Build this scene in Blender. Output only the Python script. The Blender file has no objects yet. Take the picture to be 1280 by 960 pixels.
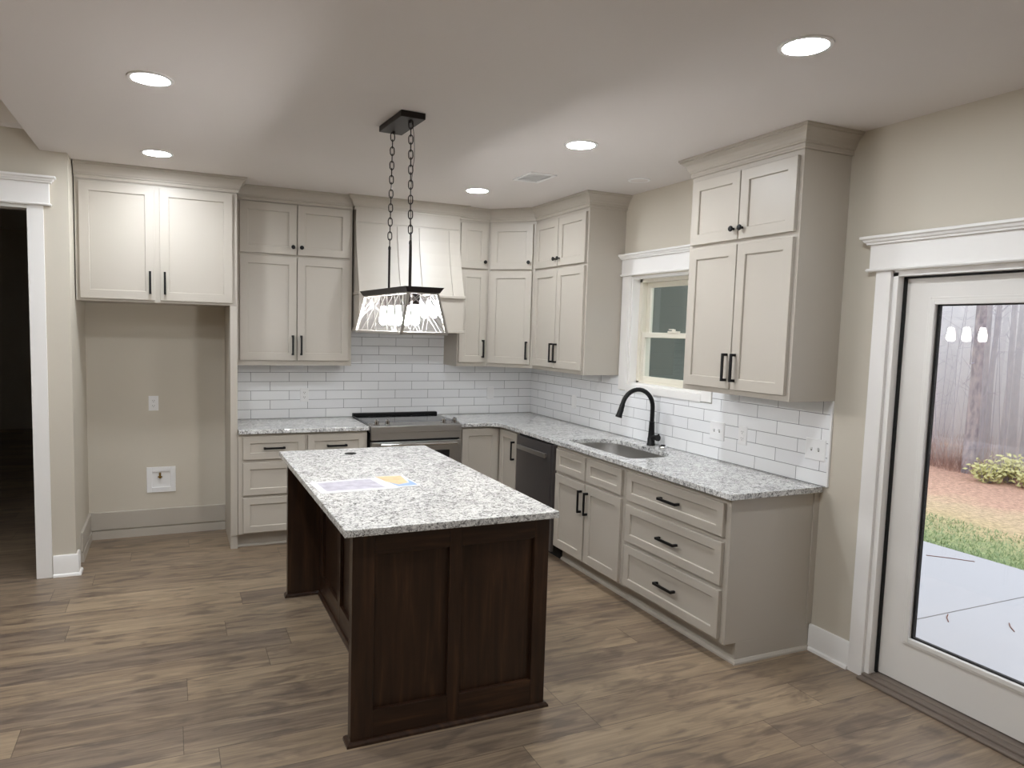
import bpy, math, random
from mathutils import Vector, Matrix
from mathutils.geometry import tessellate_polygon
random.seed(7)
S = 0.0254          # every length below is in inches; the back right corner of the kitchen is the origin
SC = bpy.context.scene
COL = SC.collection

# ---------------------------------------------------------------- camera, sky, exposure
cam_d = bpy.data.cameras.new('camera')
cam = bpy.data.objects.new('camera', cam_d)
COL.objects.link(cam)
R_ = Vector((0.91509706, -0.40231845, 0.02715202))
U_ = Vector((0.00962597, 0.08911207, 0.99597509))
F_ = Vector((0.40311873, 0.91115251, -0.08541889))
cam.matrix_world = Matrix(((R_.x, U_.x, -F_.x, -126.5965 * S), (R_.y, U_.y, -F_.y, -242.4002 * S),
                           (R_.z, U_.z, -F_.z, 67.2375 * S), (0, 0, 0, 1)))
cam_d.sensor_width = 36.0
cam_d.lens = 887.739 * 36 / 1280
cam_d.shift_x = 33.468 / 1280
cam_d.shift_y = 8.455 / 1280
cam_d.clip_start = 0.02
cam_d.clip_end = 300
SC.camera = cam
SC.cycles.diffuse_bounces = 10
SC.cycles.max_bounces = 16
SC.cycles.volume_bounces = 4

vs = SC.view_settings
vs.view_transform = 'Standard'
vs.look = 'None'
vs.gamma = 1.0
vs.use_curve_mapping = False
vs.exposure = 0.25

world = bpy.data.worlds.new('overcast_sky')
SC.world = world
world.use_nodes = True
wnt = world.node_tree
wb = wnt.nodes['Background']
wtc = wnt.nodes.new('ShaderNodeTexCoord')
wsp = wnt.nodes.new('ShaderNodeSeparateXYZ')
wrm = wnt.nodes.new('ShaderNodeValToRGB')       # overcast sky: zenith brighter than the misty horizon
wrm.color_ramp.elements[0].position = 0.0
wrm.color_ramp.elements[0].color = (0.44, 0.48, 0.60, 1)
wrm.color_ramp.elements[1].position = 0.7
wrm.color_ramp.elements[1].color = (1.0, 1.04, 1.12, 1)
wnt.links.new(wtc.outputs['Generated'], wsp.inputs[0])
wnt.links.new(wsp.outputs[2], wrm.inputs[0])
wnt.links.new(wrm.outputs[0], wb.inputs[0])
wb.inputs[1].default_value = 1.6

CAN_POWER = 205.0      # radiance of the recessed lamp lenses
BULB_POWER = 210.0     # radiance of the pendant bulbs

# ---------------------------------------------------------------- materials
def lin(r, g, b):
    f = lambda c: c / 12.92 if c <= 0.04045 else ((c + 0.055) / 1.055) ** 2.4
    return (f(r / 255), f(g / 255), f(b / 255), 1)

def mat(name, col, rough=0.5, metal=0.0, spec=0.5, coat=0.0, emis=None, es=0.0, bump=0.0, bscale=200):
    m = bpy.data.materials.new(name)
    m.use_nodes = True
    nt = m.node_tree
    b = nt.nodes['Principled BSDF']
    b.inputs['Base Color'].default_value = col
    b.inputs['Roughness'].default_value = rough
    b.inputs['Metallic'].default_value = metal
    b.inputs['Specular IOR Level'].default_value = spec
    b.inputs['Coat Weight'].default_value = coat
    if emis:
        b.inputs['Emission Color'].default_value = emis
        b.inputs['Emission Strength'].default_value = es
    if bump:
        g = nt.nodes.new('ShaderNodeNewGeometry')
        n = nt.nodes.new('ShaderNodeTexNoise')
        n.inputs['Scale'].default_value = bscale
        n.inputs['Detail'].default_value = 3
        nt.links.new(g.outputs['Position'], n.inputs['Vector'])
        bp = nt.nodes.new('ShaderNodeBump')
        bp.inputs['Strength'].default_value = bump
        bp.inputs['Distance'].default_value = 0.001
        nt.links.new(n.outputs['Fac'], bp.inputs['Height'])
        nt.links.new(bp.outputs['Normal'], b.inputs['Normal'])
    return m

class NT:
    """small helper to wire node trees"""
    def __init__(self, m):
        self.nt = m.node_tree
        self.b = self.nt.nodes['Principled BSDF']
    def n(self, t, **kw):
        x = self.nt.nodes.new(t)
        for k, v in kw.items():
            setattr(x, k, v)
        return x
    def put(self, sock, v):
        if hasattr(v, 'links') or isinstance(v, bpy.types.NodeSocket):
            self.nt.links.new(v, sock)
        else:
            sock.default_value = v
    def math(self, op, a, b=0.0, c=0.0):
        x = self.n('ShaderNodeMath', operation=op)
        self.put(x.inputs[0], a)
        self.put(x.inputs[1], b)
        self.put(x.inputs[2], c)
        return x.outputs[0]
    def pos(self):
        g = self.n('ShaderNodeNewGeometry')
        s = self.n('ShaderNodeVectorMath', operation='SCALE')
        self.put(s.inputs[0], g.outputs['Position'])
        s.inputs['Scale'].default_value = 1 / S
        return s.outputs[0]
    def sep(self, v):
        x = self.n('ShaderNodeSeparateXYZ')
        self.put(x.inputs[0], v)
        return x.outputs
    def com(self, a, b, c=0.0):
        x = self.n('ShaderNodeCombineXYZ')
        for i, v in enumerate((a, b, c)):
            self.put(x.inputs[i], v)
        return x.outputs[0]
    def noise(self, vec, scale=1, detail=4, rough=0.5, dist=0.0):
        x = self.n('ShaderNodeTexNoise')
        self.put(x.inputs['Vector'], vec)
        x.inputs['Scale'].default_value = scale
        x.inputs['Detail'].default_value = detail
        x.inputs['Roughness'].default_value = rough
        x.inputs['Distortion'].default_value = dist
        return x.outputs['Fac']
    def ramp(self, fac, stops):
        x = self.n('ShaderNodeValToRGB')
        e = x.color_ramp.elements
        while len(e) < len(stops):
            e.new(0.5)
        for k, (p, c) in enumerate(stops):
            e[k].position = p
            e[k].color = c
        self.put(x.inputs[0], fac)
        return x.outputs[0]
    def mix(self, fac, a, b, mode='MIX'):
        x = self.n('ShaderNodeMix', data_type='RGBA', blend_type=mode)
        self.put(x.inputs[0], fac)
        self.put(x.inputs[6], a)
        self.put(x.inputs[7], b)
        return x.outputs[2]
    def bump(self, h, strength=0.3, dist=0.002):
        x = self.n('ShaderNodeBump')
        x.inputs['Strength'].default_value = strength
        x.inputs['Distance'].default_value = dist
        self.put(x.inputs['Height'], h)
        self.nt.links.new(x.outputs[0], self.b.inputs['Normal'])

M = {}
M['wall'] = mat('wall_paint', lin(204, 197, 183), 0.75, bump=0.15, bscale=250)
M['ceil'] = mat('ceiling_paint', lin(224, 219, 216), 0.9, bump=0.15, bscale=180)
M['trim'] = mat('white_trim_paint', lin(240, 238, 235), 0.4)
M['doorp'] = mat('door_paint', lin(226, 223, 218), 0.4)
M['cab'] = mat('greige_cabinet_paint', lin(183, 176, 165), 0.40)
M['black'] = mat('matte_black_metal', lin(13, 13, 14), 0.45, spec=0.3)
M['shadow'] = mat('dark_gap', lin(14, 13, 13), 0.8)
M['steel'] = mat('stainless_steel', lin(190, 188, 185), 0.32, 1.0)
M['dsteel'] = mat('dark_stainless', lin(118, 114, 115), 0.34, 0.85)
M['chrome'] = mat('chrome', lin(205, 205, 205), 0.12, 1.0)
M['bglass'] = mat('black_ceramic_glass', lin(16, 16, 18), 0.08)
M['plate'] = mat('white_plastic', lin(236, 236, 236), 0.35)
M['slot'] = mat('dark_slots', lin(120, 118, 116), 0.5)
M['grille'] = mat('vent_backing', lin(150, 148, 146), 0.7)
M['cooktopring'] = mat('cooktop_marking', lin(60, 60, 62), 0.4)
M['joint'] = mat('concrete_joint', lin(120, 118, 116), 0.9)
M['wire'] = mat('thin_silver_wire', lin(150, 147, 142), 0.35, 0.2)
M['iron'] = mat('dark_bronze_metal', lin(44, 38, 37), 0.45, 0.6)
M['nickel'] = mat('weathered_silver_frame', lin(150, 145, 137), 0.45, 0.2)
M['brass'] = mat('brass_valve', lin(150, 120, 60), 0.3, 1.0)
M['vinyl'] = mat('cream_vinyl', lin(226, 221, 206), 0.4)
M['rubber'] = mat('black_gasket', lin(12, 12, 12), 0.7)
M['thresh'] = mat('bronze_threshold', lin(122, 110, 100), 0.5, 0.2)
M['paper'] = mat('white_paper', lin(225, 225, 230), 0.35)
M['concrete'] = mat('concrete', lin(192, 193, 196), 0.9, bump=0.4, bscale=90)
M['lens'] = mat('lamp_lens', (1, 1, 1, 1), 0.5, emis=(0.93, 0.98, 1.03, 1), es=CAN_POWER)
M['bulb'] = mat('glowing_bulb', (1, 1, 1, 1), 0.3, emis=(1.0, 0.96, 0.92, 1), es=BULB_POWER)

def glass_mat(name, ior=1.5, tint=(1, 1, 1, 1), rough=0.0):
    m = bpy.data.materials.new(name)
    m.use_nodes = True
    nt = m.node_tree
    nt.nodes.clear()
    out = nt.nodes.new('ShaderNodeOutputMaterial')
    t = nt.nodes.new('ShaderNodeBsdfTransparent')
    t.inputs[0].default_value = tint
    g = nt.nodes.new('ShaderNodeBsdfGlossy')
    g.inputs['Roughness'].default_value = rough
    lw = nt.nodes.new('ShaderNodeLayerWeight')
    pw = nt.nodes.new('ShaderNodeMath'); pw.operation = 'POWER'; pw.inputs[1].default_value = 5.0
    f = nt.nodes.new('ShaderNodeMath'); f.operation = 'MULTIPLY_ADD'
    f0 = ((ior - 1) / (ior + 1)) ** 2
    f.inputs[1].default_value = 1 - f0
    f.inputs[2].default_value = f0
    nt.links.new(lw.outputs['Facing'], pw.inputs[0])
    nt.links.new(pw.outputs[0], f.inputs[0])
    mx = nt.nodes.new('ShaderNodeMixShader')
    nt.links.new(f.outputs[0], mx.inputs[0])
    nt.links.new(t.outputs[0], mx.inputs[1])
    nt.links.new(g.outputs[0], mx.inputs[2])
    nt.links.new(mx.outputs[0], out.inputs[0])
    return m
M['glass'] = glass_mat('window_glass', 1.5)
M['wglass'] = glass_mat('sash_glass', 1.7, (0.92, 0.95, 0.93, 1))
M['pglass'] = glass_mat('lantern_glass', 1.07, (0.97, 0.98, 1, 1))

# tile
def tile_mat(name, axis, shift):
    m = mat(name, lin(230, 230, 232), 0.12)
    t = NT(m)
    x, y, z = t.sep(t.pos())
    u = t.math('ADD', x if axis == 'x' else y, shift)
    v = t.math('SUBTRACT', z, 36.1)
    br = t.n('ShaderNodeTexBrick', offset=0.5, offset_frequency=2)
    t.put(br.inputs['Vector'], t.com(u, v))
    br.inputs['Color1'].default_value = lin(242, 243, 244)
    br.inputs['Color2'].default_value = lin(237, 238, 240)
    br.inputs['Mortar'].default_value = lin(118, 118, 122)
    br.inputs['Scale'].default_value = 1
    br.inputs['Mortar Size'].default_value = 0.075
    br.inputs['Mortar Smooth'].default_value = 0.3
    br.inputs['Brick Width'].default_value = 12.2
    br.inputs['Row Height'].default_value = 3.06
    t.put(t.b.inputs['Base Color'], br.outputs['Color'])
    t.put(t.b.inputs['Roughness'], t.math('MULTIPLY_ADD', br.outputs['Fac'], 0.6, 0.1))
    wob = t.noise(t.pos(), 0.35, 2)
    t.bump(t.math('SUBTRACT', t.math('MULTIPLY', wob, 0.25), br.outputs['Fac']), 0.35, 0.0015)
    return m
M['tile_b'] = tile_mat('white_tile_back', 'x', 54.4 - 6.1)
M['tile_r'] = tile_mat('white_tile_right', 'y', 116.1 - 6.1)

# floor planks
m = mat('vinyl_plank', lin(140, 122, 104), 0.38)
t = NT(m)
x, y, z = t.sep(t.pos())
PW, PL = 8.5, 58.0
yy = t.math('ADD', y, 119.2)
row = t.math('FLOOR', t.math('DIVIDE', yy, PW))
wn = t.n('ShaderNodeTexWhiteNoise', noise_dimensions='1D')
t.put(wn.inputs['W'], row)
xo = t.math('ADD', x, t.math('MULTIPLY', wn.outputs['Value'], PL))
colm = t.math('FLOOR', t.math('DIVIDE', xo, PL))
wn2 = t.n('ShaderNodeTexWhiteNoise', noise_dimensions='2D')
t.put(wn2.inputs['Vector'], t.com(row, colm))
tone = wn2.outputs['Value']
base = t.ramp(tone, [(0, lin(98, 82, 72)), (0.25, lin(160, 138, 112)), (0.45, lin(112, 97, 86)), (0.7, lin(176, 154, 126)), (0.85, lin(128, 110, 94)), (1, lin(152, 132, 108))])
gv = t.com(t.math('ADD', t.math('MULTIPLY', x, 0.03), t.math('MULTIPLY', tone, 91.0)), t.math('MULTIPLY', y, 0.5), t.math('MULTIPLY', tone, 17.0))
grain = t.noise(gv, 1.0, 6, 0.6, 1.2)
gv2 = t.com(t.math('ADD', t.math('MULTIPLY', x, 0.12), t.math('MULTIPLY', tone, 37.0)), t.math('MULTIPLY', y, 2.6), 0.0)
fine = t.noise(gv2, 1.0, 5, 0.65, 0.4)
gv3 = t.com(t.math('ADD', t.math('MULTIPLY', x, 0.1), t.math('MULTIPLY', tone, 53.0)), t.math('MULTIPLY', y, 0.35), 3.0)
blot = t.noise(gv3, 1.0, 3, 0.5, 0.8)
c1 = t.ramp(grain, [(0.30, lin(66, 54, 47)), (0.43, lin(108, 92, 79)), (0.55, lin(146, 127, 104)), (0.72, lin(190, 168, 139))])
c2 = t.mix(0.42, base, c1)
c3 = t.mix(0.22, c2, t.ramp(fine, [(0.3, lin(60, 49, 43)), (0.65, lin(172, 153, 128))]))
c3 = t.mix(t.ramp(blot, [(0.32, (0.6, 0.6, 0.6, 1)), (0.5, (0, 0, 0, 1))]), c3, lin(80, 69, 63))
def edge(v, period, wdt):
    f = t.math('FRACT', t.math('DIVIDE', v, period))
    d = t.math('MULTIPLY', t.math('MINIMUM', f, t.math('SUBTRACT', 1.0, f)), period)
    return t.math('LESS_THAN', d, wdt)
seam = t.math('MAXIMUM', edge(yy, PW, 0.06), edge(xo, PL, 0.06))
c4 = t.mix(t.math('MULTIPLY', seam, 0.6), c3, lin(56, 46, 40))
t.put(t.b.inputs['Base Color'], c4)
t.put(t.b.inputs['Roughness'], t.math('MULTIPLY_ADD', fine, 0.2, 0.30))
t.bump(t.math('SUBTRACT', t.math('MULTIPLY', fine, 0.3), seam), 0.15, 0.001)
M['floor'] = m

# granite
m = mat('speckled_granite', lin(220, 220, 218), 0.1)
t = NT(m)
p = t.pos()
def vein(scale, seed, lo, hi, dist=1.0):
    q = t.n('ShaderNodeVectorMath', operation='ADD')
    t.put(q.inputs[0], p)
    q.inputs[1].default_value = (seed, seed * 1.7, seed * 0.6)
    d_ = t.math('ABSOLUTE', t.math('SUBTRACT', t.noise(q.outputs[0], scale, 4, 0.62, dist), 0.5))
    return t.ramp(d_, [(lo, (1, 1, 1, 1)), (hi, (0, 0, 0, 1))])
n1 = t.noise(p, 1.6, 6, 0.7, 0.6)
n2 = t.noise(p, 0.16, 4, 0.6, 1.2)
n3 = t.noise(p, 1.1, 4, 0.6, 0.5)
ga = t.ramp(n1, [(0.30, lin(168, 167, 166)), (0.40, lin(208, 208, 206)), (0.50, lin(228, 228, 225)), (0.75, lin(236, 236, 233))])
v1 = t.math('MULTIPLY', vein(0.85, 3.0, 0.006, 0.05), t.ramp(n3, [(0.38, (0, 0, 0, 1)), (0.55, (1, 1, 1, 1))]))
v2 = t.math('MULTIPLY', vein(1.7, 11.0, 0.004, 0.05), t.ramp(n2, [(0.35, (1, 1, 1, 1)), (0.62, (0.35, 0.35, 0.35, 1))]))
gb = t.mix(t.math('MULTIPLY', v2, 0.8), ga, lin(92, 89, 92))
gc = t.mix(t.math('MULTIPLY', v1, 0.95), gb, lin(36, 32, 34))
gc = t.mix(t.math('MULTIPLY', t.ramp(n2, [(0.3, (1, 1, 1, 1)), (0.48, (0, 0, 0, 1))]), 0.22), gc, lin(120, 116, 120))
t.put(t.b.inputs['Base Color'], gc)
M['granite'] = m

# stained island wood
def wood_mat(name, vertical):
    m = mat(name, lin(52, 32, 24), 0.28)
    t = NT(m)
    x, y, z = t.sep(t.pos())
    s = t.math('ADD', x, y)
    gv = t.com(t.math('MULTIPLY', s, 0.9), t.math('MULTIPLY', z, 0.06), 0.0) if vertical else \
        t.com(t.math('MULTIPLY', s, 0.06), t.math('MULTIPLY', z, 0.9), 0.0)
    g = t.noise(gv, 1.0, 6, 0.6, 0.4)
    t.put(t.b.inputs['Base Color'], t.ramp(g, [(0.3, lin(34, 21, 13)), (0.55, lin(52, 33, 21)), (0.8, lin(80, 54, 34))]))
    t.put(t.b.inputs['Roughness'], t.math('MULTIPLY_ADD', g, 0.2, 0.22))
    return m
M['wood'] = wood_mat('espresso_wood', True)
M['woodh'] = wood_mat('espresso_wood_rail', False)

# printed pictures on the brochure
m = mat('printed_photo', lin(170, 166, 190), 0.3)
t = NT(m)
t.put(t.b.inputs['Base Color'], t.ramp(t.noise(t.pos(), 0.5, 5, 0.6), [(0.3, lin(160, 157, 170)), (0.7, lin(200, 198, 208))]))
M['photo'] = m
m = mat('printed_map', lin(230, 200, 140), 0.3)
t = NT(m)
t.put(t.b.inputs['Base Color'], t.ramp(t.noise(t.pos(), 0.45, 5, 0.6), [(0.3, lin(190, 164, 118)), (0.5, lin(216, 194, 154)), (0.7, lin(200, 184, 140))]))
M['map'] = m
M['mapblue'] = mat('printed_map_water', lin(136, 164, 206), 0.3)

# outdoors
m = mat('lawn_ground', lin(150, 150, 100), 0.95)
t = NT(m)
p = t.pos()
x, y, z = t.sep(p)
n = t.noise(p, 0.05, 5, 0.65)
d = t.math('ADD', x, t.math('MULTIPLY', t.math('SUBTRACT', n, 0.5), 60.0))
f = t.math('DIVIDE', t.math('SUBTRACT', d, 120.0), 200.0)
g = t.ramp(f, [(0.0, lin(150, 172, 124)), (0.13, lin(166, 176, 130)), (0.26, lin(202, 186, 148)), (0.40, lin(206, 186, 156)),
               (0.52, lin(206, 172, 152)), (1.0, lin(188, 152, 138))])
sp = t.noise(t.com(x, t.math('MULTIPLY', y, 0.5), 0.0), 0.7, 6, 0.75)
t.put(t.b.inputs['Base Color'], t.mix(0.8, g, t.mix(1.0, g, t.ramp(sp, [(0.3, (0.3, 0.28, 0.25, 1)), (0.7, (1.7, 1.6, 1.5, 1))]), 'MULTIPLY')))
t.bump(sp, 0.6, 0.02)
M['lawn'] = m
M['grass'] = mat('grass_blade', lin(162, 182, 138), 0.8)
m = mat('pine_bark', lin(120, 108, 106), 0.9)
t = NT(m)
x, y, z = t.sep(t.pos())
t.put(t.b.inputs['Base Color'], t.ramp(t.noise(t.com(x, y, t.math('MULTIPLY', z, 0.35)), 0.5, 4, 0.6),
      [(0.35, lin(142, 136, 142)), (0.5, lin(170, 161, 166)), (0.7, lin(196, 184, 182))]))
t.bump(t.noise(t.com(x, y, t.math('MULTIPLY', z, 0.3)), 0.6, 4, 0.6), 0.8, 0.02)
M['bark'] = m
M['twig'] = mat('bare_twigs', lin(178, 172, 182), 0.9)
M['yleaf'] = mat('yellow_green_leaf', lin(212, 210, 150), 0.7)
M['brush'] = mat('reddish_brush', lin(176, 146, 134), 0.9)
M['rleaf'] = mat('brown_leaf', lin(128, 82, 62), 0.8)
m = mat('lap_siding', lin(96, 103, 96), 0.7)
t = NT(m)
z = t.sep(t.pos())[2]
t.bump(t.math('FRACT', t.math('DIVIDE', z, 6.0)), 0.9, 0.03)
M['siding'] = m

# ---------------------------------------------------------------- mesh builder
V3 = Vector
class MB:
    def __init__(self):
        self.v, self.f = [], []
    def quad(self, *p):
        k = len(self.v)
        self.v += [V3(q) for q in p]
        self.f.append(tuple(range(k, k + len(p))))
        return self
    def obox(self, o, A, B, Cc):
        """box from corner o along three edge vectors"""
        o, A, B, Cc = V3(o), V3(A), V3(B), V3(Cc)
        k = len(self.v)
        self.v += [o, o + A, o + A + B, o + B, o + Cc, o + A + Cc, o + A + B + Cc, o + B + Cc]
        fs = [(0, 3, 2, 1), (4, 5, 6, 7), (0, 1, 5, 4), (1, 2, 6, 5), (2, 3, 7, 6), (3, 0, 4, 7)]
        if A.cross(B).dot(Cc) < 0:
            fs = [tuple(reversed(q)) for q in fs]
        self.f += [tuple(k + i for i in q) for q in fs]
        return self
    def box(self, x0, x1, y0, y1, z0, z1):
        x0, x1 = sorted((x0, x1)); y0, y1 = sorted((y0, y1)); z0, z1 = sorted((z0, z1))
        return self.obox((x0, y0, z0), (x1 - x0, 0, 0), (0, y1 - y0, 0), (0, 0, z1 - z0))
    def loft(self, rings, closed=True, cap0=True, cap1=True, loop=False):
        n = len(rings[0])
        k = len(self.v)
        for r in rings:
            self.v += [V3(q) for q in r]
        m_ = len(rings)
        for i in range(m_ if loop else m_ - 1):
            a, b = k + i * n, k + ((i + 1) % m_) * n
            for j in range(n if closed else n - 1):
                j2 = (j + 1) % n
                self.f.append((a + j, a + j2, b + j2, b + j))
        if cap0 and not loop:
            self.f.append(tuple(k + j for j in reversed(range(n))))
        if cap1 and not loop:
            self.f.append(tuple(k + (m_ - 1) * n + j for j in range(n)))
        return self
    def tube(self, pts, r, n=10, cap=True, loop=False):
        pts = [V3(q) for q in pts]
        rr = r if isinstance(r, (list, tuple)) else [r] * len(pts)
        rings = []
        prev = None
        L = len(pts)
        for i, q in enumerate(pts):
            if loop:
                d = pts[(i + 1) % L] - pts[i - 1]
            else:
                d = pts[min(i + 1, L - 1)] - pts[max(i - 1, 0)]
            d.normalize()
            if prev is None:
                a = d.orthogonal().normalized()
            else:
                a = prev - d * prev.dot(d)
                a.normalize()
            prev = a
            b = d.cross(a)
            rings.append([q + (a * math.cos(2 * math.pi * j / n) + b * math.sin(2 * math.pi * j / n)) * rr[i] for j in range(n)])
        return self.loft(rings, True, cap, cap, loop)
    def cyl(self, p0, p1, r, n=20, r1=None):
        return self.tube([p0, p1], [r, r if r1 is None else r1], n)
    def lathe(self, base, prof, n=28, axis=(0, 0, 1)):
        """prof = (radius, height along axis) pairs"""
        ax = V3(axis).normalized()
        a = ax.orthogonal().normalized()
        b = ax.cross(a)
        base = V3(base)
        rings = [[base + ax * h + (a * math.cos(2 * math.pi * j / n) + b * math.sin(2 * math.pi * j / n)) * max(r, 1e-4) for j in range(n)] for r, h in prof]
        return self.loft(rings)
    def sweep(self, path, prof, side=1, closed=False):
        """profile of (outward offset, z) swept along a horizontal path; outward is to the right of travel for side=1"""
        P = [V3((q[0], q[1], 0)) for q in path]
        L = len(P)
        nor = []
        segn = []
        for i in range(L if closed else L - 1):
            d = (P[(i + 1) % L] - P[i]).normalized()
            segn.append(V3((d.y, -d.x, 0)) * side)
        for i in range(L):
            if closed:
                a, b = segn[i - 1], segn[i % L]
            else:
                a, b = segn[max(i - 1, 0)], segn[min(i, L - 2)]
            mm = (a + b).normalized()
            nor.append(mm / max(mm.dot(a), 0.2))
        rings = [[P[i] + nor[i] * o + V3((0, 0, z)) for o, z in prof] for i in range(L)]
        return self.loft(rings, True, True, True, closed)
    def prism(self, outer, z0, z1, holes=()):
        polys = [[V3((q[0], q[1], 0)) for q in outer]] + [[V3((q[0], q[1], 0)) for q in h] for h in holes]
        flat = [q for pl in polys for q in pl]
        tris = tessellate_polygon(polys)
        k = len(self.v)
        n = len(flat)
        self.v += [V3((q.x, q.y, z1)) for q in flat] + [V3((q.x, q.y, z0)) for q in flat]
        for a, b, c in tris:
            nz = (flat[b] - flat[a]).cross(flat[c] - flat[a]).z
            if nz < 0:
                a, c = c, a
            self.f.append((k + a, k + b, k + c))
            self.f.append((k + n + c, k + n + b, k + n + a))
        s = 0
        for pl in polys:
            L = len(pl)
            for i in range(L):
                j = (i + 1) % L
                self.f.append((k + s + i, k + n + s + i, k + n + s + j, k + s + j))
            s += L
        return self
    def build(self, name, material, parent=None, bevel=0.0, smooth=False, fixn=True, seg=2):
        if parent is None:
            xs = [q.x for q in self.v]; ys = [q.y for q in self.v]; zs = [q.z for q in self.v]
            base = V3(((min(xs) + max(xs)) / 2, (min(ys) + max(ys)) / 2, min(zs)))
        else:
            base = BASE[parent.name]
        me = bpy.data.meshes.new(name)
        me.from_pydata([(q - base) * S for q in self.v], [], self.f)
        me.update()
        if fixn:
            import bmesh
            bm = bmesh.new()
            bm.from_mesh(me)
            bmesh.ops.recalc_face_normals(bm, faces=bm.faces)
            bm.to_mesh(me)
            bm.free()
        me.materials.append(material)
        o = bpy.data.objects.new(name, me)
        COL.objects.link(o)
        if parent is None:
            o.location = base * S
        else:
            o.parent = parent
        BASE[o.name] = base
        if smooth:
            for q in me.polygons:
                q.use_smooth = True
            if hasattr(me, 'set_sharp_from_angle'):
                me.set_sharp_from_angle(angle=math.radians(38))
        if bevel:
            md = o.modifiers.new('bevel', 'BEVEL')
            md.width = bevel * S
            md.segments = seg
            md.limit_method = 'ANGLE'
            md.angle_limit = math.radians(40)
        return o
BASE = {}

def tag(o, label, cat, group=None, kind=None):
    if label: o['label'] = label
    if cat: o['category'] = cat
    if group: o['group'] = group
    if kind: o['kind'] = kind
    return o
def struct(o):
    o['kind'] = 'structure'
    return o
def thing(name, loc, label, cat, group=None, kind=None):
    o = bpy.data.objects.new(name, None)
    o.empty_display_size = 0.05
    COL.objects.link(o)
    o.location = V3(loc) * S
    BASE[o.name] = V3(loc)
    return tag(o, label, cat, group, kind)
def dup(root, loc, label, group=None):
    def cp(o, par):
        c = o.copy()
        COL.objects.link(c)
        if par is not None:
            c.parent = par
        for ch in o.children:
            cp(ch, c)
        return c
    r = cp(root, None)
    r.location = V3(loc) * S
    r['label'] = label
    if group: r['group'] = group
    return r

H = 108.6
XS = -156.1      # where the kitchen ceiling steps up into the next room
XW = -150.2      # corner of the short return wall beside the fridge alcove
YW = -32.4       # face of the wall with the cased opening
HC = 118.5

# ---------------------------------------------------------------- room shell
struct(MB().box(-340, 0, -340, 260, -3, 0).build('floor', M['floor']))
struct(MB().box(XS, 6, -340, 6, H, H + 12).build('ceiling', M['ceil']))
struct(MB().box(-340, XS - 0.02, -340, 260, HC, HC + 3).build('ceiling_living', M['ceil']))
# right wall with a window and a patio door
WIN = (-62.8, -96.6, 52.0, 84.3)
DOR = (-148.4, -186.0, 0.0, 80.3)
w = MB()
w.box(0, 6, 6, WIN[0], -3, H); w.box(0, 6, WIN[0], WIN[1], -3, WIN[2]); w.box(0, 6, WIN[0], WIN[1], WIN[3], H)
w.box(0, 6, WIN[1], DOR[0], -3, H); w.box(0, 6, DOR[0], DOR[1], DOR[3], H); w.box(0, 6, DOR[1], -340, -3, H)
w.box(0, 6, DOR[0], DOR[1], -3, -0.01)
struct(w.build('wall_right', M['wall']))
struct(MB().box(XW - 4.5, 0, 0, 6, -3, H).build('wall_back', M['wall']))
w = MB()
w.box(XW - 4.5, XW, 0, YW + 4.5, -0.0, H)
w.box(-159.1, XW, YW, YW + 4.5, 0, H)
w.box(-195, -159.1, YW, YW + 4.5, 95, HC)
w.box(-340, -195, YW, YW + 4.5, 0, HC)
w.box(-159.1, XS, YW, YW + 4.5, H, HC)
struct(w.build('wall_opening', M['wall']))
struct(MB().box(-346, -340, -340, 260, -3, HC).build('wall_left', M['wall']))
struct(MB().box(-340, 6, -346, -340, -3, HC).build('wall_front', M['wall']))
w = MB()
w.box(-340, XW - 4.6, 260, 266, -3, HC)
w.box(XW - 4.5, XW + 1.5, 6, 260, -3, HC)
struct(w.build('wall_hall', M['wall']))

# crown of the higher ceiling
cp = [(0, 113.2), (0.7, 113.2), (0.9, 114.2), (1.6, 114.6), (2.6, 115.8), (3.6, 117.2), (3.9, 117.6), (4.2, 118.45), (0, 118.45)]
struct(MB().sweep([(-339, YW), (XS - 0.05, YW)], cp, 1).build('trim_crown', M['trim'], smooth=True))

# baseboards
BP = [(0, 0), (0.62, 0), (0.62, 5.3), (0.45, 5.6), (0, 5.6)]
SH = [(0, 0), (0.62, 0), (1.2, 0), (1.2, 0.25), (1.05, 0.55), (0.62, 0.75), (0, 0.75)]
def baseboard(name, path, side=1, mt=None, prof=BP, shoe=True):
    b = MB().sweep(path, prof, side)
    if shoe:
        b.sweep(path, SH, side)
    return struct(b.build(name, mt or M['trim'], smooth=True))
baseboard('baseboard_right', [(0, -134.65), (0, -144.75)], 1)
baseboard('baseboard_right_far', [(0, -190.2), (0, -339)], 1)
baseboard('baseboard_corner', [(-155.4, YW), (XW, YW), (XW, -28.6)], 1)
baseboard('baseboard_left', [(-339, YW), (-199, YW)], 1)
AB = [(0, 3.0), (0.6, 3.0), (0.6, 8.2), (0.4, 8.4), (0, 8.4)]
AL = [(0, 0), (0.75, 0), (0.75, 2.6), (0, 2.6)]
b = MB().sweep([(XW, -22.5), (XW, 0), (-111.2, 0)], AB, 1).sweep([(XW, -22.5), (XW, 0), (-111.2, 0)], AL, 1)
struct(b.build('baseboard_alcove', M['cab']))

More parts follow.
